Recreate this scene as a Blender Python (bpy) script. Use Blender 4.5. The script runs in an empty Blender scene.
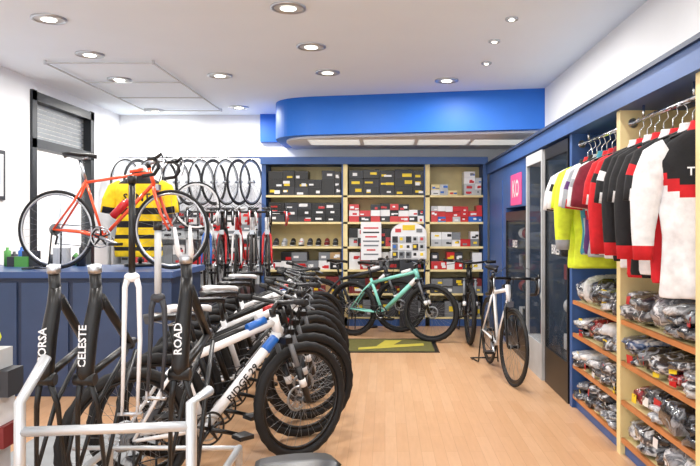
import bpy, math, random
from mathutils import Vector, Matrix
random.seed(7)
S=bpy.context.scene
COL=S.collection
try:
    S.view_settings.view_transform='Standard'
    S.view_settings.look='None'
except Exception as e: print(e)

def lin(c):
    c=c/255.0
    return c/12.92 if c<=0.04045 else ((c+0.055)/1.055)**2.4
MATS={}
def M(name,rgb,rough=0.5,metal=0.0,var=0.06,scale=8,emit=0,coat=0,alpha=1,trans=0,bump=0,bscale=40,stops=None):
    if name in MATS: return MATS[name]
    m=bpy.data.materials.new(name); m.use_nodes=True
    nt=m.node_tree; b=nt.nodes['Principled BSDF']
    c=[lin(x) for x in rgb]
    b.inputs['Roughness'].default_value=rough
    b.inputs['Metallic'].default_value=metal
    if coat: b.inputs['Coat Weight'].default_value=coat
    if alpha<1: b.inputs['Alpha'].default_value=alpha
    if trans: b.inputs['Transmission Weight'].default_value=trans
    tc=nt.nodes.new('ShaderNodeTexCoord')
    if var>0 or stops:
        n=nt.nodes.new('ShaderNodeTexNoise'); n.inputs['Scale'].default_value=scale; n.inputs['Detail'].default_value=3
        r=nt.nodes.new('ShaderNodeValToRGB')
        r.color_ramp.elements[0].position=0.3; r.color_ramp.elements[1].position=0.7
        r.color_ramp.elements[0].color=[max(0,x*(1-var)) for x in c]+[1]
        r.color_ramp.elements[1].color=[min(1,x*(1+var)) for x in c]+[1]
        if stops:
            n.inputs['Distortion'].default_value=1.5
            r.color_ramp.elements[0].position=.36; r.color_ramp.elements[1].position=.66
            r.color_ramp.elements[0].color=[lin(x) for x in stops[0]]+[1]; r.color_ramp.elements[1].color=[lin(x) for x in stops[-1]]+[1]
            for i,s in enumerate(stops[1:-1]):
                e=r.color_ramp.elements.new(.36+.3*(i+1)/(len(stops)-1)); e.color=[lin(x) for x in s]+[1]
        nt.links.new(tc.outputs['Object'],n.inputs['Vector'])
        nt.links.new(n.outputs['Fac'],r.inputs['Fac'])
        nt.links.new(r.outputs['Color'],b.inputs['Base Color'])
    else: b.inputs['Base Color'].default_value=c+[1]
    if bump:
        n2=nt.nodes.new('ShaderNodeTexNoise'); n2.inputs['Scale'].default_value=bscale; n2.inputs['Detail'].default_value=4
        bp=nt.nodes.new('ShaderNodeBump'); bp.inputs['Strength'].default_value=bump; bp.inputs['Distance'].default_value=0.02
        nt.links.new(tc.outputs['Object'],n2.inputs['Vector'])
        nt.links.new(n2.outputs['Fac'],bp.inputs['Height']); nt.links.new(bp.outputs['Normal'],b.inputs['Normal'])
    if emit:
        b.inputs['Emission Color'].default_value=c+[1]; b.inputs['Emission Strength'].default_value=emit
    MATS[name]=m
    return m
TXT={}
def text_geo(s):
    if s in TXT: return TXT[s]
    cu=bpy.data.curves.new('t','FONT'); cu.body=s; cu.size=1; cu.align_x='CENTER'; cu.align_y='CENTER'; cu.resolution_u=2; cu.offset=.02
    o=bpy.data.objects.new('t',cu); COL.objects.link(o)
    dg=bpy.context.evaluated_depsgraph_get(); dg.update()
    me=bpy.data.meshes.new_from_object(o.evaluated_get(dg))
    r=([v.co.copy() for v in me.vertices],[tuple(p.vertices) for p in me.polygons])
    bpy.data.objects.remove(o); bpy.data.meshes.remove(me); bpy.data.curves.remove(cu)
    TXT[s]=r; return r

class MB:
    def __init__(s): s.v=[];s.f=[];s.mi=[];s.sm=[];s.mats=[]
    def m(s,mat):
        if mat not in s.mats: s.mats.append(mat)
        return s.mats.index(mat)
    def face(s,idx,k,sm): s.f.append(idx); s.mi.append(k); s.sm.append(sm)
    def text(s,t,o,ex,ey,size,mat):
        V,F=text_geo(t); o=Vector(o);ex=Vector(ex).normalized();ey=Vector(ey).normalized(); b=len(s.v);k=s.m(mat)
        for v in V: s.v.append(o+ex*v.x*size+ey*v.y*size)
        for f in F: s.face(tuple(b+i for i in f),k,False)
    def rings(s,R,mat,closed=False,caps=True,sm=True,matf=None):
        k=s.m(mat); b=len(s.v); n=len(R[0])
        for r in R: s.v.extend([Vector(p) for p in r])
        L=len(R)
        for i in range(L if closed else L-1):
            j=(i+1)%L
            for a in range(n):
                c=(a+1)%n
                kk=k
                if matf:
                    q=(s.v[b+i*n+a]+s.v[b+j*n+c])/2
                    kk=s.m(matf(q))
                s.face((b+i*n+a,b+i*n+c,b+j*n+c,b+j*n+a),kk,sm)
        if caps and not closed:
            s.face(tuple(b+a for a in range(n))[::-1],k,False)
            s.face(tuple(b+(L-1)*n+a for a in range(n)),k,False)
    def tube(s,pts,r,mat,seg=8,closed=False,caps=True,flat=1.0):
        pts=[Vector(p) for p in pts]; L=len(pts)
        rr=r if isinstance(r,(list,tuple)) else [r]*L
        R=[];up=None
        for i,p in enumerate(pts):
            if closed: t=pts[(i+1)%L]-pts[i-1]
            else: t=pts[min(i+1,L-1)]-pts[max(i-1,0)]
            if t.length<1e-9: t=Vector((0,0,1))
            t.normalize()
            if up is None:
                up=Vector((0,0,1)) if abs(t.z)<0.9 else Vector((0,1,0))
            a=t.cross(up)
            if a.length<1e-6: a=t.cross(Vector((1,0,0)))
            a.normalize(); u=a.cross(t).normalized(); up=u
            R.append([p+(a*math.cos(2*math.pi*q/seg)+u*math.sin(2*math.pi*q/seg)*flat)*rr[i] for q in range(seg)])
        s.rings(R,mat,closed,caps)
    def box(s,c,d,mat,rot=None):
        k=s.m(mat); b=len(s.v); c=Vector(c)
        for x in(-.5,.5):
            for y in(-.5,.5):
                for z in(-.5,.5):
                    p=Vector((x*d[0],y*d[1],z*d[2]))
                    if rot: p=rot@p
                    s.v.append(c+p)
        for q in((0,1,3,2),(4,6,7,5),(0,4,5,1),(2,3,7,6),(0,2,6,4),(1,5,7,3)):
            s.face(tuple(b+i for i in q),k,False)
    def b2(s,x0,x1,y0,y1,z0,z1,mat): s.box(((x0+x1)/2,(y0+y1)/2,(z0+z1)/2),(x1-x0,y1-y0,z1-z0),mat)
    def torusY(s,c,R,r,mat,n=40,k=8,knob=0,ry=None):
        ry=ry or r; RR=[];c=Vector(c)
        for i in range(n):
            a=2*math.pi*i/n; ring=[]
            for j in range(k):
                b=2*math.pi*j/k; q=r*math.cos(b)
                if knob and i%2 and math.cos(b)>0.2: q+=knob
                ring.append(c+Vector(((R+q)*math.cos(a),ry*math.sin(b),(R+q)*math.sin(a))))
            RR.append(ring)
        s.rings(RR,mat,closed=True)
    def cyl(s,a,b,r,mat,seg=16): s.tube([a,b],r,mat,seg)
    def ell(s,c,d,mat,n=12,m=8,e=1.0,noise=0,rot=None):
        c=Vector(c);R=[]
        def pw(x): return math.copysign(abs(x)**e,x)
        for i in range(m+1):
            ph=-math.pi/2+math.pi*(i/m); ph=max(-1.54,min(1.54,ph)); ring=[]
            for j in range(n):
                th=2*math.pi*j/n
                p=Vector((d[0]*pw(math.cos(ph))*pw(math.cos(th)),d[1]*pw(math.cos(ph))*pw(math.sin(th)),d[2]*pw(math.sin(ph))))
                if noise: p*=1+random.uniform(-noise,noise)
                if rot: p=rot@p
                ring.append(c+p)
            R.append(ring)
        s.rings(R,mat)
    def obj(s,name,mat4=None,parent=None):
        me=bpy.data.meshes.new(name)
        me.from_pydata([tuple(v) for v in s.v],[],s.f)
        for m in s.mats: me.materials.append(m)
        for i,p in enumerate(me.polygons):
            p.material_index=s.mi[i]; p.use_smooth=s.sm[i]
        me.update()
        o=bpy.data.objects.new(name,me); COL.objects.link(o)
        if mat4 is not None: o.matrix_world=mat4
        if parent: o.parent=parent
        return o

# ---------- materials
BLUE=M('cabinet_blue',(54,90,150),.45)
SOFB=M('soffit_blue',(12,106,208),.5,var=.02)
CREAM=M('cabinet_cream',(234,216,160),.5)
WOODT=M('shelf_edge_wood',(190,122,70),.45,var=.15)
WALL=M('wall_paint',(238,240,243),.8,var=.015,scale=2)
CEIL=M('ceiling_paint',(234,244,254),.85,var=.01,scale=2)
BLACK=M('black_plastic',(16,16,18),.35)
RUB=M('tyre_rubber',(20,20,22),.75)
CHROME=M('chrome',(215,218,222),.18,1.0,var=.02)
ALU=M('aluminium',(190,194,200),.35,1.0,var=.03)
SILV=M('silver_rim',(172,176,182),.35,.3,var=.03)
SPK=M('spoke_steel',(150,153,158),.3,.8,var=0)
WHITE=M('gloss_white',(232,232,234),.3,var=.02,coat=.3)
RED=M('gloss_red',(196,24,30),.35,var=.03,coat=.3)
ORANGE=M('gloss_orange',(236,82,40),.3,var=.03,coat=.4)
CYAN=M('gloss_blue',(24,100,190),.3,var=.03,coat=.3)
MINT=M('gloss_mint',(130,205,192),.3,var=.03,coat=.3)
YEL=M('yellow',(236,204,40),.45)
NEON=M('neon_yellow',(222,236,50),.6,var=.08,scale=14)
GREY=M('mid_grey',(118,122,128),.5)
LGREY=M('light_grey',(190,193,196),.5)
DGREY=M('dark_grey',(50,52,58),.5)
NAVY=M('counter_navy',(34,50,80),.45)
NAVYT=M('counter_top_blue',(52,80,132),.3)
PINK=M('poster_pink',(225,80,140),.5)
GREEN=M('green',(80,150,70),.5)
BRICK=M('dark_red',(120,34,36),.5)
KRAFT=M('cardboard',(178,146,104),.7)
def fab(n,c): return M('fabric_'+n,c,.85,var=.14,scale=18,bump=.5,bscale=11)
FW=fab('white',(228,228,232));FB=fab('black',(24,24,28));FR=fab('red',(200,26,36));FG=fab('grey',(160,165,172));FY=fab('yellow',(244,206,30));FN=fab('neon',(218,238,60));FT=fab('teal',(60,140,160));FD=fab('maroon',(120,26,46));FP=fab('purple',(90,50,110))
def bag(n,st): return M('plastic_bag_painted_sheen_'+n,st[0],.14,var=.3,scale=13,coat=.7,bump=1.0,bscale=16,stops=st)  # noise ramp paints pale film highlights into the colour, over darker contents
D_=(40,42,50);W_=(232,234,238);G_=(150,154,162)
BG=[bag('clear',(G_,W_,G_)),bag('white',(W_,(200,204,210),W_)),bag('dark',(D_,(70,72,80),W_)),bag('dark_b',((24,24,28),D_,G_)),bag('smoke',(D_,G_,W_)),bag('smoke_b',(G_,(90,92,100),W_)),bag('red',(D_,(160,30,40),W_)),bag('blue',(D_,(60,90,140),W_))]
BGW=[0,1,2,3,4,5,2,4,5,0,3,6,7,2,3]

# floor
fm=bpy.data.materials.new('wood_laminate'); fm.use_nodes=True; nt=fm.node_tree; bs=nt.nodes['Principled BSDF']
tc=nt.nodes.new('ShaderNodeTexCoord'); mp=nt.nodes.new('ShaderNodeMapping'); mp.inputs['Rotation'].default_value=(0,0,math.radians(90))
br=nt.nodes.new('ShaderNodeTexBrick'); br.inputs['Scale'].default_value=1.0
br.inputs['Brick Width'].default_value=.6; br.inputs['Row Height'].default_value=.075; br.inputs['Mortar Size'].default_value=.001
br.inputs['Color1'].default_value=[lin(212),lin(170),lin(132),1]; br.inputs['Color2'].default_value=[lin(203),lin(158),lin(118),1]; br.inputs['Mortar'].default_value=[lin(178),lin(134),lin(98),1]
br.inputs['Bias'].default_value=0
nz=nt.nodes.new('ShaderNodeTexNoise'); nz.inputs['Scale'].default_value=5; nz.inputs['Detail'].default_value=6
mp2=nt.nodes.new('ShaderNodeMapping'); mp2.inputs['Scale'].default_value=(9,1,1)
mx=nt.nodes.new('ShaderNodeMixRGB'); mx.blend_type='MULTIPLY'; mx.inputs['Fac'].default_value=.3
rp=nt.nodes.new('ShaderNodeValToRGB'); rp.color_ramp.elements[0].position=.3; rp.color_ramp.elements[0].color=(.74,.70,.65,1); rp.color_ramp.elements[1].color=(1,1,1,1);rp.color_ramp.elements[1].position=.7
L=nt.links.new
L(tc.outputs['Object'],mp.inputs['Vector']);L(mp.outputs['Vector'],br.inputs['Vector']);L(tc.outputs['Object'],mp2.inputs['Vector']);L(mp2.outputs['Vector'],nz.inputs['Vector'])
L(nz.outputs['Fac'],rp.inputs['Fac']);L(br.outputs['Color'],mx.inputs['Color1']);L(rp.outputs['Color'],mx.inputs['Color2']);L(mx.outputs['Color'],bs.inputs['Base Color'])
bs.inputs['Roughness'].default_value=.30

# ---------- room
XL,XR,YB,YF,H=-3.86,1.87,9.9,-1.6,3.0
def slab(name,x0,x1,y0,y1,z0,z1,mat):
    b=MB(); b.b2(x0,x1,y0,y1,z0,z1,mat); return b.obj(name)
slab('floor',XL-.1,XR+.1,YF-.1,YB+.1,-.1,0,fm)
slab('ceiling',XL-.1,XR+.1,YF-.1,YB+.1,H,H+.1,CEIL)
slab('wall_back',XL,XR,YB,YB+.1,0,H,WALL)
slab('wall_right',XR,XR+.1,YF,YB+.1,0,H,WALL)
b=MB(); W0,W1,WT=7.39,8.96,2.88
b.b2(XL-.12,XL,YF,W0,0,H,WALL); b.b2(XL-.12,XL,W1,YB+.1,0,H,WALL); b.b2(XL-.12,XL,W0,W1,WT,H,WALL)
b.obj('wall_left')
FRAME=M('window_frame_dark',(26,30,36),.4)
GLASS=M('window_glass',(225,232,235),.05,var=0,alpha=.10)
SHUT=M('shutter_slats',(150,156,160),.5)
b=MB()
for y in (W0+.05,W1-.05): b.b2(XL-.1,XL+.03,y-.05,y+.05,0,WT,FRAME)
for z in (WT-.06,2.3,.05): b.b2(XL-.1,XL+.03,W0,W1,z-.05,z+.05,FRAME)
for i in range(9):
    z=2.36+i*.052
    b.b2(XL-.09,XL-.07,W0+.08,W1-.08,z,z+.044,SHUT)
b.b2(XL-.06,XL-.05,W0+.08,W1-.08,.1,2.28,GLASS)
b.obj('window_1')
b=MB(); FAC=M('facade_plaster',(244,232,222),.9,var=.05)
b.b2(-7.6,-7.5,2,18,-.2,6,FAC)
for y in(7.5,10.2,13,15.5):
    b.b2(-7.52,-7.46,y,y+1.1,.9,2.3,WHITE)
    b.b2(-7.48,-7.42,y+.08,y+1.02,1,2.2,LGREY)
b.b2(-7.6,-4.0,2,18,-.3,-.2,LGREY)
b.obj('neighbouring_building')
b=MB()
b.b2(XL,XR,YF-.1,YF,0,.25,WALL); b.b2(XL,XR,YF-.1,YF,2.8,H,WALL)
for x in(XL+.05,-2,-.1,XR-.05): b.b2(x-.05,x+.05,YF-.1,YF,.25,2.8,FRAME)
b.obj('window_2')
b=MB(); b.b2(XL,XL+.015,YF,W0,0,.1,WALL); b.obj('baseboard_left')
b=MB(); b.b2(XL+.002,XL+.02,6.2,6.88,1.65,2.15,DGREY); b.b2(XL+.02,XL+.022,6.24,6.84,1.69,2.11,WHITE); b.b2(XL+.022,XL+.024,6.3,6.78,1.8,2.0,CYAN); b.obj('framed_wall_poster')
def prism(b,poly,z0,z1,mat,botmat=None):
    n=len(poly); base=len(b.v)
    for z in(z0,z1):
        for p in poly: b.v.append(Vector((p[0],p[1],z)))
    k=b.m(mat)
    for i in range(n):
        j=(i+1)%n; b.face((base+i,base+j,base+n+j,base+n+i),k,False)
    b.face(tuple(base+i for i in range(n))[::-1],b.m(botmat or mat),False); b.face(tuple(base+n+i for i in range(n)),k,False)
def arc(P0,P1,P2,n=14): return [((1-t)**2*P0[0]+2*t*(1-t)*P1[0]+t*t*P2[0],(1-t)**2*P0[1]+2*t*(1-t)*P1[1]+t*t*P2[1]) for t in [i/n for i in range(n+1)]]
b=MB()
pts=[(XR,9.9),(XR,7.95),(-.85,8.46)]+arc((-.85,8.46),(-1.42,8.56),(-1.45,9.05))[1:]+[(-1.45,9.9)]
prism(b,pts[::-1],2.525,H,SOFB)
b.b2(-1.80,-1.45,9.8,9.9,2.6,H,SOFB)
ip=[(XR,9.88),(XR,8.09),(-.85,8.60)]+arc((-.85,8.60),(-1.29,8.69),(-1.32,9.14))[1:]+[(-1.32,9.88)]
prism(b,ip[::-1],2.50,2.525,WALL)
LP=M('light_diffuser',(250,250,245),.5,var=0,emit=.5)
for i in range(4): b.b2(-1.0+i*.72,-.34+i*.72,8.78,9.3,2.494,2.501,LP)
b.obj('ceiling_soffit')
GL=M('lamp_glow',(255,252,240),.4,var=0,emit=6)
def down(x,y,r,pw):
    b=MB(); R=[]
    for (rr,z) in ((r,2.999),(r,2.985),(r*.86,2.982),(r*.8,2.992)):
        R.append([(rr*math.cos(2*math.pi*i/28),rr*math.sin(2*math.pi*i/28),z) for i in range(28)])
    b.rings(R,ALU,caps=False)
    b.cyl((0,0,2.996),(0,0,2.99),r*.82,LGREY,24)
    b.ell((0,0,2.985),(r*.45,r*.4,.008),GL)
    b.obj('recessed_downlight',Matrix.Translation((x,y,0)))
    l=bpy.data.lights.new('downlight_lamp','AREA'); l.shape='DISK'; l.size=r*1.6; l.energy=pw; l.color=(1,.97,.92)
    o=bpy.data.objects.new('downlight_lamp',l); o.location=(x,y,2.95); COL.objects.link(o)
for x,y in((-2.6,5.26),(-.71,4.99),(-.66,6.08),(-.6,7.11),(-2.76,6.36),(-2.91,7.45),(-1.76,7.25),(-3.2,9.46),(-1.98,9.22),(.68,7.5),(-2.4,3.0),(-.6,2.8),(-.6,.8),(-2.4,.8)):
    down(x,y,.13,22)
for x,y in((.98,5.26),(.95,5.9),(1.0,6.7),(.95,3.6),(.95,2.0)): down(x,y,.05,14)
b=MB()
for x in(-3.3,-2.25): b.b2(x-.006,x+.006,6.6,9.35,2.965,2.978,LGREY)
for y in(6.6,7.5,8.4,9.35): b.b2(-3.3,-2.25,y-.006,y+.006,2.965,2.978,LGREY)
for x in(-3.3,-2.25):
    for y in(6.6,9.35): b.b2(x-.01,x+.01,y-.01,y+.01,2.96,3.0,LGREY)
b.obj('suspended_ceiling_frame')

# ---------- bicycles
def bike_parts(b,kind,A,B,steer=0,rim=None,thin=False,wheels=True,bottle=None,bar=True,sad=BLACK,label=None,lcol=None):
    mtb=kind=='mtb'
    r=.345 if mtb else .338
    wb=1.07 if mtb else .99
    tr=.027 if mtb else .013
    rim=rim or (BLACK if mtb else ALU)
    ra=Vector((0,0,r)); fa=Vector((wb,0,r))
    if mtb: BBp=Vector((.42,0,.315));hb=Vector((.905,0,.745));ht=Vector((.865,0,.865));sc=Vector((.27,0,.70));sp=Vector((.225,0,.88));br_=Vector((.90,0,.945))
    else: BBp=Vector((.405,0,.275));hb=Vector((.845,0,.705));ht=Vector((.80,0,.86));sc=Vector((.25,0,.76));sp=Vector((.20,0,.93));br_=Vector((.87,0,.925))
    def wheel(c,front):
        b.torusY(c,r-tr,tr,RUB,56 if mtb else 44,8,knob=.005 if mtb else 0)
        b.torusY(c,r-2*tr-.007,.011,rim,44,6,ry=.012)
        if not mtb and rim not in(ALU,): b.torusY(c,r-2*tr-.02,.012,rim,44,6,ry=.009)
        b.cyl(c+Vector((0,-.05,0)),c+Vector((0,.05,0)),.016,BLACK,10)
        for s_ in(-1,1): b.cyl(c+Vector((0,s_*.03,0)),c+Vector((0,s_*.034,0)),.028,ALU,12)
        n=28
        for i in range(n):
            a=2*math.pi*i/n; a2=a+(.25 if i%4<2 else -.25); sy=.03 if i%2 else -.03
            p=c+Vector((.024*math.cos(a2),sy,.024*math.sin(a2))); q=c+Vector(((r-2*tr-.01)*math.cos(a),0,(r-2*tr-.01)*math.sin(a)))
            b.tube([p,q],.0012,SPK,3,caps=False)
        if mtb: 
            b.torusY(c+Vector((0,.042,0)),.068,.010,ALU,24,4,ry=.001)
            for i in range(5):
                a=2*math.pi*i/5; b.tube([c+Vector((0,.042,0)),c+Vector((.065*math.cos(a),.042,.065*math.sin(a)))],.003,ALU,4)
    td=(.029 if mtb else .024) if not thin else .016
    def tb(p,q,r0,m,seg=10): b.tube([p,q],r0,m,seg)
    e_=hb+(ht-hb)*.15
    tb(BBp,e_,td,A,12)
    d=e_-BBp; dn=d.normalized()
    b.tube([BBp+d*.80,BBp+d*.82,BBp+d*.93,BBp+d*.95],[td*1.0,td*1.04,td*1.04,td],B,12)
    if label:
        for s_ in(-1,1):
            ex=dn*(1 if s_<0 else -1)
            ey=Vector((-dn.z,0,dn.x))
            if s_>0: ey=-ey
            b.text(label,BBp+d*.46+Vector((0,s_*(td+.002),0)),ex,ey,.06,lcol or B)
    tb(sc+Vector((.01,0,-.02)),ht+(hb-ht)*.25,td*.78,A,10)
    d2=ht-sc; b.tube([sc+d2*.7,sc+d2*.9],[td*.82,td*.82],B,10)
    tb(BBp,sc+Vector((-.01,0,.03)),td*.68,A,10)
    tb(hb,ht,td*.85+.003,A,12)
    b.cyl(BBp+Vector((0,-.045,0)),BBp+Vector((0,.045,0)),.024,A,12)
    for s_ in(-1,1):
        y=.062*s_
        b.tube([BBp+Vector((-.03,.02*s_,0)),Vector((.22,.045*s_,r-.02)),Vector((0,y,r))],[.014,.012,.009],A,8)
        b.tube([sc+Vector((0,.015*s_,-.02)),Vector((.17,.035*s_,.58)),Vector((0,y,r))],[.010,.010,.008],A if s_ else B,8)
    b.tube([sc,sp],.014,BLACK if not thin else ALU,10)
    top=sp+Vector((0,0,.045)); R=[]
    for (x,w,h) in((-.13,.03,.0),(-.12,.066,.012),(-.06,.074,.015),(0,.05,.008),(.06,.027,.006),(.12,.019,.0),(.145,.012,-.008)):
        R.append([top+Vector((x,w*math.cos(a),h+(.008 if math.sin(a)>0 else .03)*math.sin(a))) for a in [2*math.pi*i/12 for i in range(12)]])
    b.rings(R,sad)
    for s_ in(-1,1): b.tube([top+Vector((-.08,.02*s_,-.02)),sp+Vector((0,.02*s_,0)),top+Vector((.1,.01*s_,-.012))],.0035,ALU,6)
    cy=-.052
    b.torusY(BBp+Vector((0,cy,0)),.085,.007,ALU if not mtb else BLACK,28,5,ry=.002)
    b.torusY(BBp+Vector((0,cy+.008,0)),.062,.006,ALU,24,5,ry=.002)
    for i in range(5):
        a=2*math.pi*i/5+.3; b.tube([BBp+Vector((0,cy,0)),BBp+Vector((.08*math.cos(a),cy,.08*math.sin(a)))],[.012,.006],BLACK,6)
    ca=-.35
    for s_ in(-1,1):
        e=BBp+Vector((.17*math.cos(ca)*s_,.068*-s_,.17*math.sin(ca)*s_)) 
        b.tube([BBp+Vector((0,.06*-s_,0)),e],[.014,.010],BLACK if mtb else ALU,8)
        b.box(e+Vector((0,.055*-s_,0)),(.085,.09,.022),BLACK)
    for rr,yy in((.05,-.03),(.042,-.036),(.034,-.042),(.026,-.048)):
        b.cyl(ra+Vector((0,yy-.002,0)),ra+Vector((0,yy+.002,0)),rr,GREY,20)
    b.tube([BBp+Vector((0,cy,.085)),ra+Vector((0,-.04,.045))],.0035,DGREY,5)
    b.tube([BBp+Vector((0,cy,-.085)),ra+Vector((.02,-.045,-.12)),ra+Vector((.03,-.045,-.07))],.0035,DGREY,5)
    b.tube([ra+Vector((0,-.06,-.01)),ra+Vector((.04,-.065,-.06)),ra+Vector((.015,-.05,-.125))],.009,BLACK,6)
    if bottle:
        m0=BBp+d*.42; off=Vector((-dn.z,0,dn.x))*.062
        b.tube([m0+off-dn*.08,m0+off+dn*.08,m0+off+dn*.09,m0+off+dn*.115],[.035,.035,.022,.018],bottle,12)
    if wheels: wheel(ra,False)
    i0=len(b.v)
    ax=(ht-hb).normalized()
    if mtb:
        crown=hb-ax*.02
        b.box(crown,(.05,.17,.035),BLACK)
        for s_ in(-1,1):
            y=.068*s_; c0=crown+Vector((.012,y,0)); e=fa+Vector((0,y,0))
            b.tube([c0+ax*.03,c0+(e-c0)*.5],.0155,GREY,10)
            b.tube([c0+(e-c0)*.42,e],[.022,.018],BLACK,10)
            b.tube([c0+(e-c0)*.62,c0+(e-c0)*.74],[.0222,.0212],WHITE,10)
        b.tube([crown+Vector((.03,.068,-.16)),crown+Vector((.05,0,-.13)),crown+Vector((.03,-.068,-.16))],.011,BLACK,8)
    else:
        crown=hb-ax*.01
        for s_ in(-1,1):
            b.tube([crown+Vector((0,.012*s_,0)),crown+Vector((.012,.04*s_,-.04)),crown+(fa-crown)*.6+Vector((-.015,.05*s_,0)),fa+Vector((0,.052*s_,0))],[.018,.015,.012,.008],B if not thin else A,8)
        b.box(crown+Vector((.03,0,.0)),(.03,.05,.05),ALU)
    if wheels: wheel(fa,True)
    if bar:
        b.tube([ht,ht+ax*.05],.018,BLACK,10)
        b.tube([ht+ax*.035,br_],.016,BLACK if not thin else ALU,10)
        if mtb:
            P=[br_+Vector((-.05,-.31,.02)),br_+Vector((-.03,-.2,.018)),br_+Vector((0,-.06,0)),br_+Vector((0,.06,0)),br_+Vector((-.03,.2,.018)),br_+Vector((-.05,.31,.02))]
            b.tube(P,.0135,BLACK,8)
            for s_ in(-1,1):
                b.tube([br_+Vector((-.035,.205*s_,.018)),br_+Vector((-.05,.315*s_,.02))],.018,RUB,8)
                b.tube([br_+Vector((-.02,.18*s_,.01)),br_+Vector((.05,.19*s_,-.01)),br_+Vector((.035,.28*s_,-.025))],[.009,.006,.005],GREY,6)
                b.tube([br_+Vector((.02,.18*s_,0)),br_+Vector((.10,.1*s_,.02)),br_+Vector((.10,0,-.06)),hb+Vector((.05,.03*s_,-.1))],.003,BLACK,5)
        else:
            for s_ in(-1,1):
                P=[br_,br_+Vector((0,.12*s_,0)),br_+Vector((.01,.19*s_,0)),br_+Vector((.06,.205*s_,0)),br_+Vector((.1,.21*s_,-.03)),br_+Vector((.105,.21*s_,-.08)),br_+Vector((.07,.21*s_,-.13)),br_+Vector((-.03,.21*s_,-.145))]
                b.tube(P[:3],.0125,ALU if thin else BLACK,8); b.tube(P[2:],.0155,B if B in(WHITE,RED) else BLACK,8)
                b.tube([br_+Vector((.08,.21*s_,.0)),br_+Vector((.13,.208*s_,.035)),br_+Vector((.14,.205*s_,.01))],[.016,.014,.008],BLACK,8)
                b.tube([br_+Vector((.14,.205*s_,.01)),br_+Vector((.15,.205*s_,-.07)),br_+Vector((.13,.205*s_,-.12))],[.007,.006,.005],ALU,6)
                b.tube([br_+Vector((.13,.2*s_,.03)),br_+Vector((.12,.1*s_,.1)),br_+Vector((.08,0,.02)),hb+Vector((.03,0,0))],.003,BLACK,5)
    if steer:
        Rm=Matrix.Rotation(steer,3,ax)
        for i in range(i0,len(b.v)): b.v[i]=hb+Rm@(b.v[i]-hb)
    return r,wb
def bike(name,rear,front,kind,A,B,steer=0,lean=0,z=0,stand=True,**k):
    b=MB(); r,wb=bike_parts(b,kind,A,B,steer,**k)
    if stand:
        for s_ in(-1,1):
            b.tube([(0,.075*s_,r),(-.02,.1*s_,.012),(-.22,.14*s_,.012),(-.22,.05*s_,.012)],.008,BLACK,6)
        b.tube([(-.22,.14,.012),(-.22,-.14,.012)],.008,BLACK,6)
    h=math.atan2(front[1]-rear[1],front[0]-rear[0])
    mid=Vector(((rear[0]+front[0])/2,(rear[1]+front[1])/2,z+.003))
    T=Matrix.Translation(mid)@Matrix.Rotation(h,4,'Z')@Matrix.Rotation(lean,4,'X')@Matrix.Translation((-wb/2,0,0))
    return b.obj(name,T)

row=[(WHITE,CYAN,BLACK,'RIDGE 29'),(BLACK,WHITE,WHITE,'TRAIL'),(BLACK,RED,WHITE,'RIDGE'),(WHITE,BLACK,BLACK,'CROSS'),(BLACK,WHITE,WHITE,'TRAIL'),(BLACK,CYAN,WHITE,'RIDGE'),(WHITE,RED,RED,'CROSS'),(BLACK,WHITE,WHITE,'TRAIL'),(BLACK,WHITE,WHITE,'RIDGE')]
XS=[-.515,-.54,-.565,-.585,-.62,-.645,-.68,-.71,-.75]
for i,(A,B,lc,lb) in enumerate(row):
    Y=4.10+.40*i+random.uniform(-.04,.04); X=XS[i]+random.uniform(-.03,.02)*(i>0)
    dx=.74+random.uniform(-.06,.06)*(i>0)
    bike('mountain_bicycle',(X-dx,Y-.72),(X,Y),'mtb',A,B,steer=random.uniform(-.3,.25) if i else .05,lean=random.uniform(-.05,.05) if i else 0,sad=[BLACK,WHITE,BLACK][i%3],label=lb,lcol=lc)
CT=1.02
bike('vintage_road_bicycle',(-2.80,5.80),(-1.81,5.76),'road',ORANGE,ORANGE,steer=-.06,z=CT,thin=True,bottle=RED,sad=BLACK,stand=True)
bike('hybrid_bicycle',(-.44,8.62),(.58,8.12),'mtb',MINT,WHITE,steer=.1)
bike('hybrid_bicycle',(-.85,9.05),(.18,8.88),'mtb',DGREY,WHITE,steer=0,stand=False)
bike('city_bicycle',(1.08,8.98),(1.0,8.0),'mtb',BLACK,GREY,steer=.1)
bike('hybrid_bicycle',(1.05,6.88),(1.11,5.9),'road',WHITE,BLACK,steer=.12,rim=BLACK,sad=BLACK)
bike('road_bicycle',(-.18,1.27),(.07,.32),'road',WHITE,BLACK,sad=BLACK)
b=MB(); b.b2(-2.25,-1.24,7.42,8.92,0,.58,NAVY); b.b2(-2.28,-1.22,7.39,8.95,.58,.62,BLACK); b.obj('display_platform')
pl=[(WHITE,CYAN,-2.06),(BLACK,RED,-1.89),(RED,WHITE,-1.72),(WHITE,BLACK,-1.55),(WHITE,RED,-1.38)]
for A,B,x in pl:
    bike('road_bicycle',(x-.10,8.55),(x+.06,7.6),'road',A,B,steer=random.uniform(-.1,.1),z=.62,rim=BLACK,sad=WHITE if A==RED else BLACK,stand=False)

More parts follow.
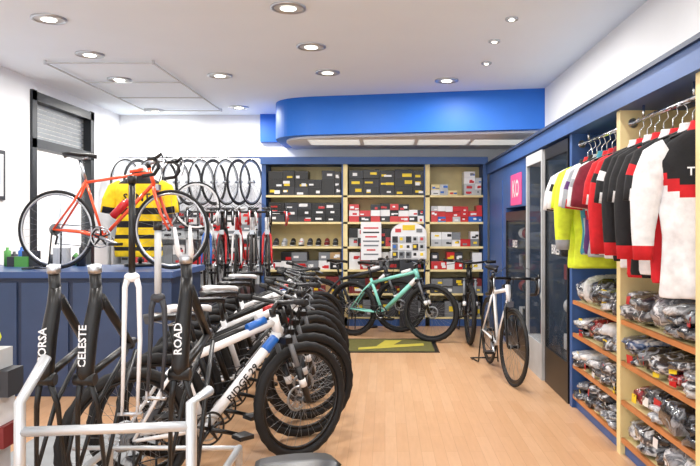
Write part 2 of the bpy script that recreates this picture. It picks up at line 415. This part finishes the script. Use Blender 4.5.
# ---------- framesets standing on rack
BAR=2.62
def frameset(x,zb,zt,A,lab,col,yaw=0,fork=False,forktop=0):
    b=MB(); h=zt-zb
    if fork:
        for s_ in(-1,1):
            b.tube([(.014*s_,0,h),(.026*s_,0,h-.04),(.030*s_,0,h*.5),(.028*s_,-.03,0)],[.013,.011,.009,.006],A,10)
            b.box((.028*s_,-.03,-.008),(.008,.018,.03),ALU)
        b.ell((0,0,h),(.03,.02,.02),A)
        b.tube([(0,0,h),(0,0,h+forktop)],.013,col,12); b.tube([(0,0,h+forktop),(0,0,h+forktop+.03)],.017,BLACK,12)
        b.tube([(-.045,-.03,-.02),(.045,-.03,-.02)],.007,ALU,8)
    else:
        b.tube([(0,0,.04),(0,0,.07),(0,.03,h*.5),(0,.08,h-.08),(0,.09,h)],[.022,.033,.031,.027,.022],A,16)
        b.text(lab,(0,-.022,h*.44),(0,.05,1),(-1,0,0),.043,col)
        b.cyl((-.04,0,.045),(.04,0,.045),.024,A,14)
        b.tube([(0,.10,h-.10),(0,.08,h+.05)],.022,A,14)
        b.tube([(0,.08,h+.05),(0,.075,h+.08)],.026,ALU,14)
        b.tube([(0,.13,h-.05),(0,.42,h-.30)],.018,A,10); b.tube([(0,.0,.05),(0,.45,h-.28)],.016,A,10)
        for s_ in(-1,1):
            b.tube([(.02*s_,0,.03),(.04*s_,.02,-.06),(.055*s_,.05,-.33)],[.013,.011,.008],A,8)
            b.tube([(.02*s_,.42,h-.32),(.045*s_,.2,-.1),(.055*s_,.05,-.33)],[.01,.01,.008],A,8)
            if forktop: b.tube([(.012*s_,.09,h+.06),(.026*s_,.06,h+.09),(.03*s_,.03,h+.09+forktop)],[.012,.011,.006],col,8)
    b.obj('bicycle_fork' if fork else 'bicycle_frameset',Matrix.Translation((x,BAR,zb))@Matrix.Rotation(yaw,4,'Z'))
frameset(-1.31,.76,1.16,BLACK,'CORSA',WHITE,.05)
frameset(-1.155,.76,1.16,BLACK,'CELESTE',WHITE,-.05)
frameset(-.975,.70,1.20,WHITE,'',BLACK,.1,fork=True,forktop=.36)
frameset(-.875,.76,1.12,DGREY,'',LGREY,-.1,fork=True,forktop=.26)
frameset(-.79,.78,1.20,BLACK,'ROAD',WHITE,0,forktop=.10)
b=MB(); RK=M('rack_steel',(206,210,214),.3,.55,var=.02)
for x in(-1.235,-.655):
    b.tube([(x,2.30,.015),(x,2.30,.80),(x+.03,2.42,.93 if x<-1 else .81)],.019,RK,10)
    b.tube([(x,2.3,.40),(x,3.05,.40),(x,3.05,.015)],.016,RK,10)
    b.tube([(x,2.2,.015),(x,3.1,.015)],.016,RK,10)
b.tube([(-1.235,2.30,.70),(-.655,2.30,.72)],.017,RK,10)
for y,z in((2.68,.42),(3.05,.40)): b.tube([(-1.40,y,z),(-.655,y,z)],.010,RK,10)
b.obj('bicycle_display_rack')
slab('grey_floor_mat',-2.3,-1.45,2.6,4.6,0,.003,M('mat_grey',(150,153,156),.8))

# ---------- counter
b=MB()
b.b2(-3.84,-1.75,5.55,6.45,0,.97,NAVY)
CP=M('counter_panel',(52,72,108),.35)
for i in range(5): b.b2(-3.8+i*.42,-3.42+i*.42,5.535,5.55,.08,.93,CP)
b.b2(-3.85,-1.72,5.50,6.5,.97,CT,NAVYT)
b.obj('shop_counter')
b=MB()
for i in range(30):
    x=-3.5+random.random()*1.7; y=6.2+random.random()*.22
    if -2.75<x<-1.85: continue
    m=random.choice([WHITE,DGREY,GREEN,DGREY,LGREY,CYAN]); h=random.uniform(.1,.22)
    if i%3: b.tube([(x,y,CT),(x,y,CT+h*.8),(x,y,CT+h*.85),(x,y,CT+h)],[.03,.03,.014,.012],m,10)
    else: b.box((x,y,CT+h*.4),(.12,.1,h*.8),m)
b.obj('counter_bottles')

# ---------- jerseys
def jersey_mesh(b,body,sleeve,band,side,thick=1.0,w=1.0,pat=0,L=.72,longs=False,txt=None,tcol=None,ts=.1):
    keys=[(-L,.225,.045),(-L+.02,.232,.05),(-.5,.222,.045),(-.32,.235,.058),(-.14,.245,.06),(-.07,.215,.055),(-.03,.15,.048),(.0,.085,.045),(.03,.07,.045),(.045,.068,.044)]
    R=[];n=32;ph=random.random()*6;ph2=random.uniform(.7,1.3)
    K=[]
    for i in range(len(keys)-1):
        a,c=keys[i],keys[i+1]; m=6 if i in(1,2,3) else 2
        for j in range(m):
            t=j/m; K.append(tuple(a[q]*(1-t)+c[q]*t for q in range(3)))
    K.append(keys[-1])
    sway=random.uniform(-.02,.02)
    for z,hw,ht_ in K:
        ring=[]
        for i in range(n):
            a=2*math.pi*i/n
            f=max(0,min(1,-z/.3))
            x=math.copysign(abs(math.cos(a))**.7,math.cos(a))*hw*w*(1-.06*f*abs(math.sin(z*7+ph)))+sway*f
            y=math.sin(a)*ht_*thick
            y+=.014*f*math.sin(x*38*ph2+z*9+ph)+.008*math.sin(z*26+x*16+ph)
            ring.append((x,y,z))
        R.append(ring)
    def mf(q):
        ax=abs(q.x)/w
        if q.z>.005: return band
        if pat==0:
            if ax>.17 and q.z<-.1: return side
            if -.30<q.z<-.2: return band
        elif pat==1:
            if q.z>-.2-.3*ax: return sleeve
            if ax>.18: return side
        elif pat==2:
            if q.z<-.30 and int((q.z+3)/.055)%2==0: return band
            if q.z>-.07: return band
        elif pat==3:
            if q.x*.9+q.z>-.30 and q.x*.9+q.z<-.16: return band
            if q.x*.9+q.z<=-.34: return side
        elif pat==4:
            if ax>.14: return side
            if ax<.012: return band
        elif pat==5:
            if q.z<-.34-.4*q.x: return side
            if q.z<-.28-.4*q.x: return band
        elif pat==6:
            if ax>.15+.05*math.sin(q.z*14): return side
            if -.46<q.z+.3*q.x<-.40 or -.26<q.z+.3*q.x<-.22: return band
        return body
    b.rings(R,body,matf=mf)
    if txt: b.text(txt,(0,-.080*max(1,thick*.85),-.20),(1,0,0),(0,0,1),ts,tcol or WHITE)
    for s_ in(-1,1):
        P=[Vector((.17*s_*w,0,-.095)),Vector((.24*s_*w,0,-.13)),Vector((.28*s_*w,-.01,-.22)),Vector((.30*s_*w,-.015,-.34))]
        rr=[.07,.078,.074,.07]
        if longs: P+=[Vector((.31*s_*w,-.02,-.48)),Vector((.31*s_*w,-.02,-.62))]; rr+=[.055,.045]
        R=[]
        P2=[];r2=[]
        for i in range(len(P)-1):
            for t in(0,.5): P2.append(P[i]*(1-t)+P[i+1]*t); r2.append(rr[i]*(1-t)+rr[i+1]*t)
        P2.append(P[-1]); r2.append(rr[-1])
        for i,p in enumerate(P2):
            t=(P2[min(i+1,len(P2)-1)]-P2[max(i-1,0)]).normalized(); u=Vector((t.z,0,-t.x))
            R.append([p+u*r2[i]*math.cos(a)+Vector((0,1,0))*r2[i]*.55*thick**.5*math.sin(a) for a in [2*math.pi*j/14 for j in range(14)]])
        b.rings(R,sleeve,matf=lambda q:(band if q.z<(P[-1].z+.035) else (side if pat in(5,6) and -.2<q.z<-.14 else sleeve)))
def garment(x,y,z,*a,yaw=0,**k):
    b=MB(); jersey_mesh(b,*a,**k)
    b.tube([(-.15,0,-.03),(0,0,.03),(.15,0,-.03)],.008,BLACK,6)
    b.tube([(0,0,.03),(0,0,.10),(.025,0,.125),(.02,0,.155),(-.005,0,.176),(-.025,0,.155)],.0035,CHROME,6)
    return b.obj('cycling_jersey',Matrix.Translation((x,y,z))@Matrix.Rotation(yaw,4,'Z'))
RZ=2.02; GZ=RZ-.158
far=[((FR,FW,FB,FB),3,.68,0),((FW,FW,FR,FB),6,.66,0),((FN,FN,FB,FN),9,.76,0),((FN,FN,FG,FN),4,.74,1),((FG,FW,FT,FT),1,.66,0),((FW,FG,FR,FP),6,.64,0),((FB,FW,FR,FG),5,.66,0),((FW,FD,FD,FB),1,.64,0)]
for i,(c,p,l,lg) in enumerate(far):
    garment(1.51,5.06-.108*i,GZ-random.uniform(0,.02),c[0],c[1],c[2],c[3],pat=p,yaw=random.uniform(-.42,-.08),w=.86,L=l,longs=bool(lg))
near=[((FR,FR,FW,FW),3,.66,None,0),((FW,FR,FR,FB),6,.66,None,1),((FR,FB,FW,FW),6,.7,None,0),((FB,FB,FR,FR),4,.74,None,1),((FB,FB,FW,FB),6,.72,None,0),((FW,FB,FR,FW),1,.70,None,1),((FB,FB,FW,FR),5,.74,'SPEED',0),((FB,FW,FR,FW),5,.80,'TEAM',1)]
for i,(c,p,l,t,lg) in enumerate(near):
    garment(1.51,4.03-.116*i,GZ-random.uniform(0,.02),c[0],c[1],c[2],c[3],pat=p,yaw=random.uniform(-.48,-.12),longs=bool(lg),w=.87,L=l,txt=t,tcol=FW,ts=.055)
b=MB(); jersey_mesh(b,FY,FY,FB,FY,thick=1.35,w=.98,pat=2,L=.74,txt='SANT',tcol=BLACK)
b.ell((0,0,.06),(.05,.05,.05),LGREY); b.tube([(0,0,-.6),(0,0,-.80)],.018,CHROME); b.tube([(0,0,-.825),(0,0,-.80)],.14,BLACK,20)
b.obj('mannequin_torso_with_jersey',Matrix.Translation((-2.26,6.28,CT+.827)))

# ---------- right cabinets
b=MB(); FX=1.445
b.b2(1.83,1.868,2.0,5.30,0,2.10,CREAM)
for y,m in((2.04,CREAM),(3.11,CREAM),(4.18,CREAM),(5.25,BLUE)):
    b.b2(FX,1.83,y-.03,y+.03,0,2.10,m)
    b.b2(FX-.01,FX,y-.032,y+.032,0,2.10,BLUE if m==BLUE else CREAM)
b.b2(FX-.04,1.868,2.0,9.38,2.10,2.24,BLUE)
b.b2(FX-.06,1.868,2.0,9.38,2.225,2.25,NAVY)
b.b2(FX+.02,1.83,2.0,5.28,0,.09,BLUE)
SH=[.10,.33,.57,.82]
for y0,y1 in((2.07,3.08),(3.14,4.15),(4.21,5.22)):
    for z in SH:
        b.b2(FX+.01,1.83,y0,y1,z-.02,z,CREAM); b.b2(FX-.005,FX+.015,y0,y1,z-.024,z+.004,WOODT)
b.obj('clothing_display_cabinet')
b=MB()
for y0,y1 in((3.12,4.17),(4.19,5.24)):
    b.tube([(1.51,y0+.025,RZ),(1.51,y1-.025,RZ)],.014,CHROME,12)
    for y in(y0+.03,y1-.03): b.tube([(1.51,y-.005,RZ),(1.51,y+.005,RZ)],.03,CHROME,14)
    for y in(y0+.2,y1-.2): b.tube([(1.51,y,RZ),(1.51,y,2.10)],.008,CHROME,8)
b.obj('clothes_rail')
def bagpile(y0,y1,z,hmax,seed):
    random.seed(seed); b=MB(); y=y0+.02
    while y<y1-.12:
        w=random.uniform(.13,.27); w=min(w,y1-y-.01); zz=z; n=random.choice([1,2,2,3]); hm=hmax*random.uniform(.7,1)
        for q in range(n):
            h=hm/n*random.uniform(.75,1)
            m=BG[random.choice(BGW)]
            rot=Matrix.Rotation(random.uniform(-.25,.25),3,'Z')@Matrix.Rotation(random.uniform(-.15,.15),3,'X')@Matrix.Rotation(random.uniform(-.12,.12),3,'Y')
            b.ell((1.62+random.uniform(-.04,.01),y+w/2,zz+h/2+.006),(.165,w/2*.97,h/2),m,n=20,m=10,e=random.uniform(.45,.75),noise=.08,rot=rot)
            if random.random()<.45:
                b.box((1.455,y+w/2,zz+h*.5),(.003,.06,.05),random.choice([WHITE,RED,WHITE,YEL]),rot)
            zz+=h*.9
        y+=w*.97
    b.obj('packaged_cycling_clothes')
sd=1
for y0,y1 in((2.07,3.08),(3.14,4.15),(4.21,5.22)):
    for j,z in enumerate(SH):
        sd+=1; bagpile(y0,y1,z+.004,[.20,.19,.20,.25][j],sd)
random.seed(11)
SG=M('showcase_glass',(90,105,120),.04,var=0,alpha=.14)
def showcase(y0,y1,fr,name,z1=1.98,xf=1.43,txt=None,back=NAVY):
    b=MB(); x0,x1=xf,1.83
    b.b2(x0,x1,y0,y1,0,.32,fr); b.b2(x0,x1,y0,y1,z1,z1+.1,fr)
    for x in(x0,x1-.03):
        for y in(y0,y1-.03): b.b2(x,x+.03,y,y+.03,.32,z1,fr)
    b.b2(x1-.012,x1,y0+.03,y1-.03,.32,z1,back); b.b2(x0+.03,x1,y1-.03,y1-.02,.32,z1,back)
    b.b2(x0+.01,x0+.014,y0+.03,y1-.03,.32,z1,SG)
    for z in(.62,.92,1.22,1.52,1.78):
        if z<z1-.1: b.b2(x0+.03,x1-.03,y0+.03,y1-.03,z,z+.008,SG)
    if txt: b.text(txt,(x0-.002,(y0+y1)/2,1.19),(0,-1,0),(0,0,1),.11,WHITE)
    for k,z in enumerate((.33,.63,.93,1.23,1.53)):
        y=y0+.12
        if z>z1-.15: continue
        while y<y1-.14:
            c=random.choice([BLACK,GREY,DGREY,LGREY,WHITE,BLACK,BRICK])
            if k%2: b.ell((x0+.2,y+.02,z+.075),(.10,.075,.07),c,e=.9)
            else: b.box((x0+.2,y+.02,z+.065),(.16,.11,.13),c)
            y+=.19
    b.obj(name)
showcase(5.32,6.08,BLACK,'glass_showcase',txt='BIKES'); showcase(6.12,6.80,LGREY,'glass_showcase',xf=1.41); showcase(6.9,8.05,BLACK,'glass_showcase',z1=1.45,txt='BIKES')
b=MB(); b.b2(1.44,1.83,6.9,9.36,1.6,2.09,BLUE); b.b2(1.44,1.83,8.09,9.36,0,1.6,BLUE)
b.b2(1.43,1.445,8.3,9.2,.1,1.95,BLUE)
b.obj('blue_storage_cabinet')
b=MB(); b.b2(1.432,1.438,7.15,7.75,1.62,1.96,PINK); b.text('KO',(1.429,7.45,1.79),(0,-1,0),(0,0,1),.26,WHITE); b.obj('pink_poster')
# ---------- back shelving
b=MB(); y0,y1=9.42,9.88
b.b2(-1.70,1.42,9.84,y1,0,2.24,CREAM)
for x,m in((-1.68,BLUE),(-.55,CREAM),(.59,CREAM),(1.39,BLUE)):
    b.b2(x-.03,x+.03,y0,y1,0,2.24,m)
b.b2(-.60,-.585,y0-.005,y0+.05,0,2.24,BLUE); b.b2(.54,.555,y0-.005,y0+.05,0,2.24,BLUE)
b.b2(-1.72,1.42,y0-.04,y1,2.24,2.34,BLUE)
b.b2(-1.70,1.42,y0,y1,0,.1,BLUE)
SB=[.12,.45,.78,1.10,1.44,1.81]
for z in SB: b.b2(-1.65,1.36,y0+.01,y1-.04,z-.022,z,CREAM); b.b2(-1.65,1.36,y0,y0+.012,z-.026,z+.003,CREAM)
b.obj('display_shelving_unit')
def boxes(b,x0,x1,z,h,rows,pal,w=.17,lab=(WHITE,YEL),yb=9.46):
    x=x0
    while x<x1-.06:
        ww=min(w*random.uniform(.75,1.15),x1-x)*.98; zz=z; rw=max(1,rows+random.choice([0,0,0,-1,0]))
        for r_ in range(rw):
            hh=h/rows*random.uniform(.86,.98); m=random.choice(pal)
            dy=random.uniform(-.02,.02)
            b.b2(x,x+ww,yb+dy,yb+.28+dy,zz,zz+hh,m)
            for q in range(random.choice([1,2,2])):
                l=random.choice(lab+(m,)+lab)
                if l!=m:
                    a=random.uniform(.05,.6); c=min(.96,a+random.uniform(.25,.6)); z1=random.uniform(.1,.45); z2=z1+random.uniform(.2,.42)
                    b.b2(x+ww*a,x+ww*c,yb+dy-.003-.001*q,yb+dy,zz+hh*z1,zz+hh*z2,l)
            zz+=hh+.001
        x+=ww/.98
def shoes(b,x0,x1,z,pal,step=.12):
    x=x0+.08
    while x<x1-.06:
        m=random.choice(pal)
        b.ell((x,9.60,z+.035),(.042,.13,.035),m,14,6); b.ell((x,9.66,z+.065),(.038,.06,.05),m,12,6); b.ell((x,9.595,z+.012),(.045,.135,.012),WHITE if m!=WHITE else BLACK,14,4)
        b.box((x,9.56,z+.068),(.05,.03,.008),RED if m==WHITE else GREY)
        x+=step
DK=[BLACK,BLACK,DGREY,BLACK]
b=MB()
boxes(b,-1.62,-.62,SB[5]+.002,.36,3,DK,.22,(WHITE,WHITE,YEL)); boxes(b,-1.62,-.62,SB[4]+.002,.29,3,DK,.2,(WHITE,WHITE,RED))
boxes(b,-1.62,-.62,SB[2]+.002,.26,2,[BLACK,GREY,WHITE,DGREY,KRAFT],.2,(WHITE,RED)); boxes(b,-1.62,-.62,SB[1]+.002,.24,2,[GREY,DGREY,BRICK,KRAFT],.2); boxes(b,-1.62,-.62,SB[0]+.002,.25,2,[GREY,BLACK,KRAFT],.25)
boxes(b,-.50,.54,SB[5]+.002,.38,3,DK,.23,(WHITE,YEL,YEL)); boxes(b,-.50,.54,SB[4]+.002,.27,3,[WHITE,BLACK,RED,DGREY],.15,(RED,WHITE,WHITE))
boxes(b,-.50,.54,SB[3]+.002,.27,2,[WHITE,LGREY,RED,DGREY,BLACK],.13,(RED,BLACK,WHITE,YEL))
boxes(b,-.50,.54,SB[2]+.002,.26,2,[RED,DGREY,WHITE,GREY],.15,(RED,WHITE)); boxes(b,-.50,.54,SB[1]+.002,.22,2,[BRICK,DGREY,BLACK],.2); boxes(b,-.50,.54,SB[0]+.002,.25,1,[DGREY,GREY],.2)
boxes(b,.64,1.02,SB[5]+.002,.16,2,[WHITE,LGREY,CREAM],.14,(GREY,RED,CYAN)); boxes(b,1.10,1.34,SB[5]+.002,.36,4,[WHITE,LGREY],.2,(GREY,RED,CYAN))
boxes(b,.64,1.35,SB[4]+.002,.24,3,[RED,WHITE,RED,LGREY,CYAN],.12,(WHITE,RED)); boxes(b,.64,1.35,SB[3]+.002,.22,2,[WHITE,LGREY,GREY,RED],.13,(GREY,YEL,BLACK))
boxes(b,.64,1.35,SB[2]+.002,.26,2,[RED,WHITE,RED,DGREY],.14,(WHITE,YEL)); boxes(b,.64,1.35,SB[1]+.002,.22,2,[BRICK,GREY,DGREY],.17); boxes(b,.64,1.35,SB[0]+.002,.22,1,[GREY,DGREY],.17)
b.obj('boxed_bicycle_parts')
b=MB(); shoes(b,-1.62,-.62,SB[3]+.001,[BLACK,WHITE,DGREY,LGREY,BRICK]); b.obj('cycling_shoes')
b=MB(); b.b2(-.33,-.05,9.30,9.32,.92,1.44,WHITE)
for i,(z,m,w) in enumerate(((1.36,RED,.2),(1.30,BLACK,.22),(1.24,RED,.16),(1.18,GREY,.22),(1.12,GREY,.2),(1.06,RED,.12),(1.0,GREY,.2))): b.b2(-.19-w/2,-.19+w/2,9.296,9.30,z-.011,z+.009,m)
b.tube([(-.19,9.33,0.01),(-.19,9.33,1.3)],.012,BLACK); b.tube([(-.19,9.31,0.001),(-.19,9.31,.02)],.09,BLACK,20)
b.obj('poster_stand')
b=MB(); b.b2(.08,.57,9.32,9.35,.93,1.28,WHITE)
ring=[(.325+.245*math.cos(math.pi*i/16),1.28+.16*math.sin(math.pi*i/16)) for i in range(17)]
b.rings([[(x,y,z) for x,z in ring] for y in(9.32,9.35)],WHITE,sm=False)
b.b2(.24,.41,9.312,9.32,1.33,1.40,YEL); b.b2(.14,.22,9.312,9.32,1.30,1.35,RED); b.b2(.43,.51,9.312,9.32,1.30,1.35,GREY)
for r_ in range(3):
    for c_ in range(5):
        x=.10+c_*.093; z=.95+r_*.105
        b.b2(x,x+.075,9.30,9.32,z,z+.085,random.choice([LGREY,WHITE,DGREY,GREY])); b.b2(x+.01,x+.05,9.297,9.30,z+.03,z+.07,random.choice([RED,BLACK,YEL,CYAN]))
b.b2(.2,.45,9.30,9.36,0,.93,DGREY)
b.obj('product_card_display')
MT=M('floor_mat_olive',(96,92,44),.9,var=.15,scale=30)
b=MB(); b.b2(-.48,.60,7.45,8.35,0,.006,BLACK); b.b2(-.43,.55,7.5,8.3,.006,.008,MT)
prism(b,[(-.3,7.6),(.45,7.85),(.45,8.0),(.1,7.9),(.2,8.2),(0,8.2),(-.1,7.8),(-.3,7.72)],.008,.0095,M('mat_yellow',(180,166,60),.9))
b.obj('floor_mat')
def wallwheel(x,y,z,yaw,r=.325,rim=BLACK,name='bicycle_wheel'):
    b=MB()
    b.torusY((0,0,0),r-.010,.010,RUB,44,6); b.torusY((0,0,0),r-.033,.014,rim,44,6,ry=.009)
    b.cyl((0,-.05,0),(0,.05,0),.018,ALU,10)
    for i in range(20):
        a=2*math.pi*i/20; b.tube([(0,.03*(1 if i%2 else -1),0),((r-.04)*math.cos(a),0,(r-.04)*math.sin(a))],.0018,SPK,3,caps=False)
    b.tube([(0,0,r-.03),(0,.0,r+.010)],.006,CHROME,6)
    b.obj(name,Matrix.Translation((x,y,z))@Matrix.Rotation(yaw,4,'Z'))
for i in range(11):
    wallwheel(-3.62+.175*i,9.52,2.0,math.radians(72),rim=[SILV,DGREY,SILV,BLACK][i%4])
b=MB(); b.tube([(-3.75,9.52,2.348),(-1.74,9.52,2.348)],.012,CHROME,8)
for x in(-3.7,-2.7,-1.78): b.tube([(x,9.52,2.348),(x,9.895,2.348)],.010,CHROME,8)
b.obj('wheel_hanging_rail')
b=MB(); b.b2(-3.80,-1.74,9.5,9.88,0,.04,LGREY)
for z in(.45,.85,1.22): b.b2(-3.80,-1.74,9.45,9.88,z-.02,z,LGREY)
for x in(-3.79,-2.75,-1.76): b.b2(x-.015,x+.015,9.45,9.88,0,1.24,LGREY)
b.obj('low_shelving')
wallwheel(-2.55,9.20,1.66,0,rim=WHITE); wallwheel(-3.1,9.20,1.62,0,rim=SILV)
for x in(-2.55,-3.1):
    b=MB(); b.tube([(x,9.265,.01),(x,9.265,1.66)],.012,BLACK); b.tube([(x,9.265,0.001),(x,9.265,.015)],.15,BLACK,16); b.tube([(x,9.265,1.655),(x,9.25,1.655)],.012,CHROME)
    b.obj('wheel_stand')
b=MB(); boxes(b,-3.75,-1.78,1.222,.40,4,[DGREY,WHITE,RED,LGREY,RED,GREY],.2,(WHITE,RED,BLACK),9.55); boxes(b,-3.7,-2.8,.852,.3,2,[WHITE,GREY,RED],.2,(RED,BLACK),9.55)
boxes(b,-2.7,-1.8,.852,.3,2,[BLACK,GREY,RED],.2,(RED,WHITE),9.55)
b.obj('boxed_tyres')
b=MB()
zz=0
for i in range(7):
    h=[.14,.11,.15,.10,.13,.12,.09][i]; o=[0,.03,-.02,.02,0,.04,-.01][i]; b.b2(-2.14+o,-1.72+o,3.02+.01*(i%2),3.16,zz,zz+h-.002,[WHITE,RED,LGREY,BRICK,WHITE,DGREY,LGREY][i]); b.b2(-2.0+o,-1.76+o,3.012,3.02+.01*(i%2),zz+.03,zz+h-.03,[RED,WHITE,BLACK,WHITE,RED,WHITE,RED][i]); zz+=h
b.obj('box_stack')
b=MB(); b.ell((0,0,.05),(.08,.065,.05),NEON,16,8)
for s_ in(-.04,0,.04): b.tube([(s_,-.06,.04),(s_,-.03,.09),(s_,.0,.104),(s_,.04,.08)],.012,BLACK,6)
b.obj('bicycle_helmet',Matrix.Translation((-1.83,3.09,zz-.001)))

# ---------- lights
w=bpy.data.worlds.new('world'); S.world=w; w.use_nodes=True
bg=w.node_tree.nodes['Background']; bg.inputs[0].default_value=(.95,.975,1,1); bg.inputs[1].default_value=2.8
cam=bpy.data.cameras.new('camera'); co=bpy.data.objects.new('camera',cam); COL.objects.link(co)
co.location=(0,0,1.4); co.rotation_euler=(math.pi/2,0,0); cam.lens=680/700*36; cam.sensor_width=36
cam.shift_x=-35/700; cam.shift_y=-8/700; cam.clip_start=.05
S.camera=co
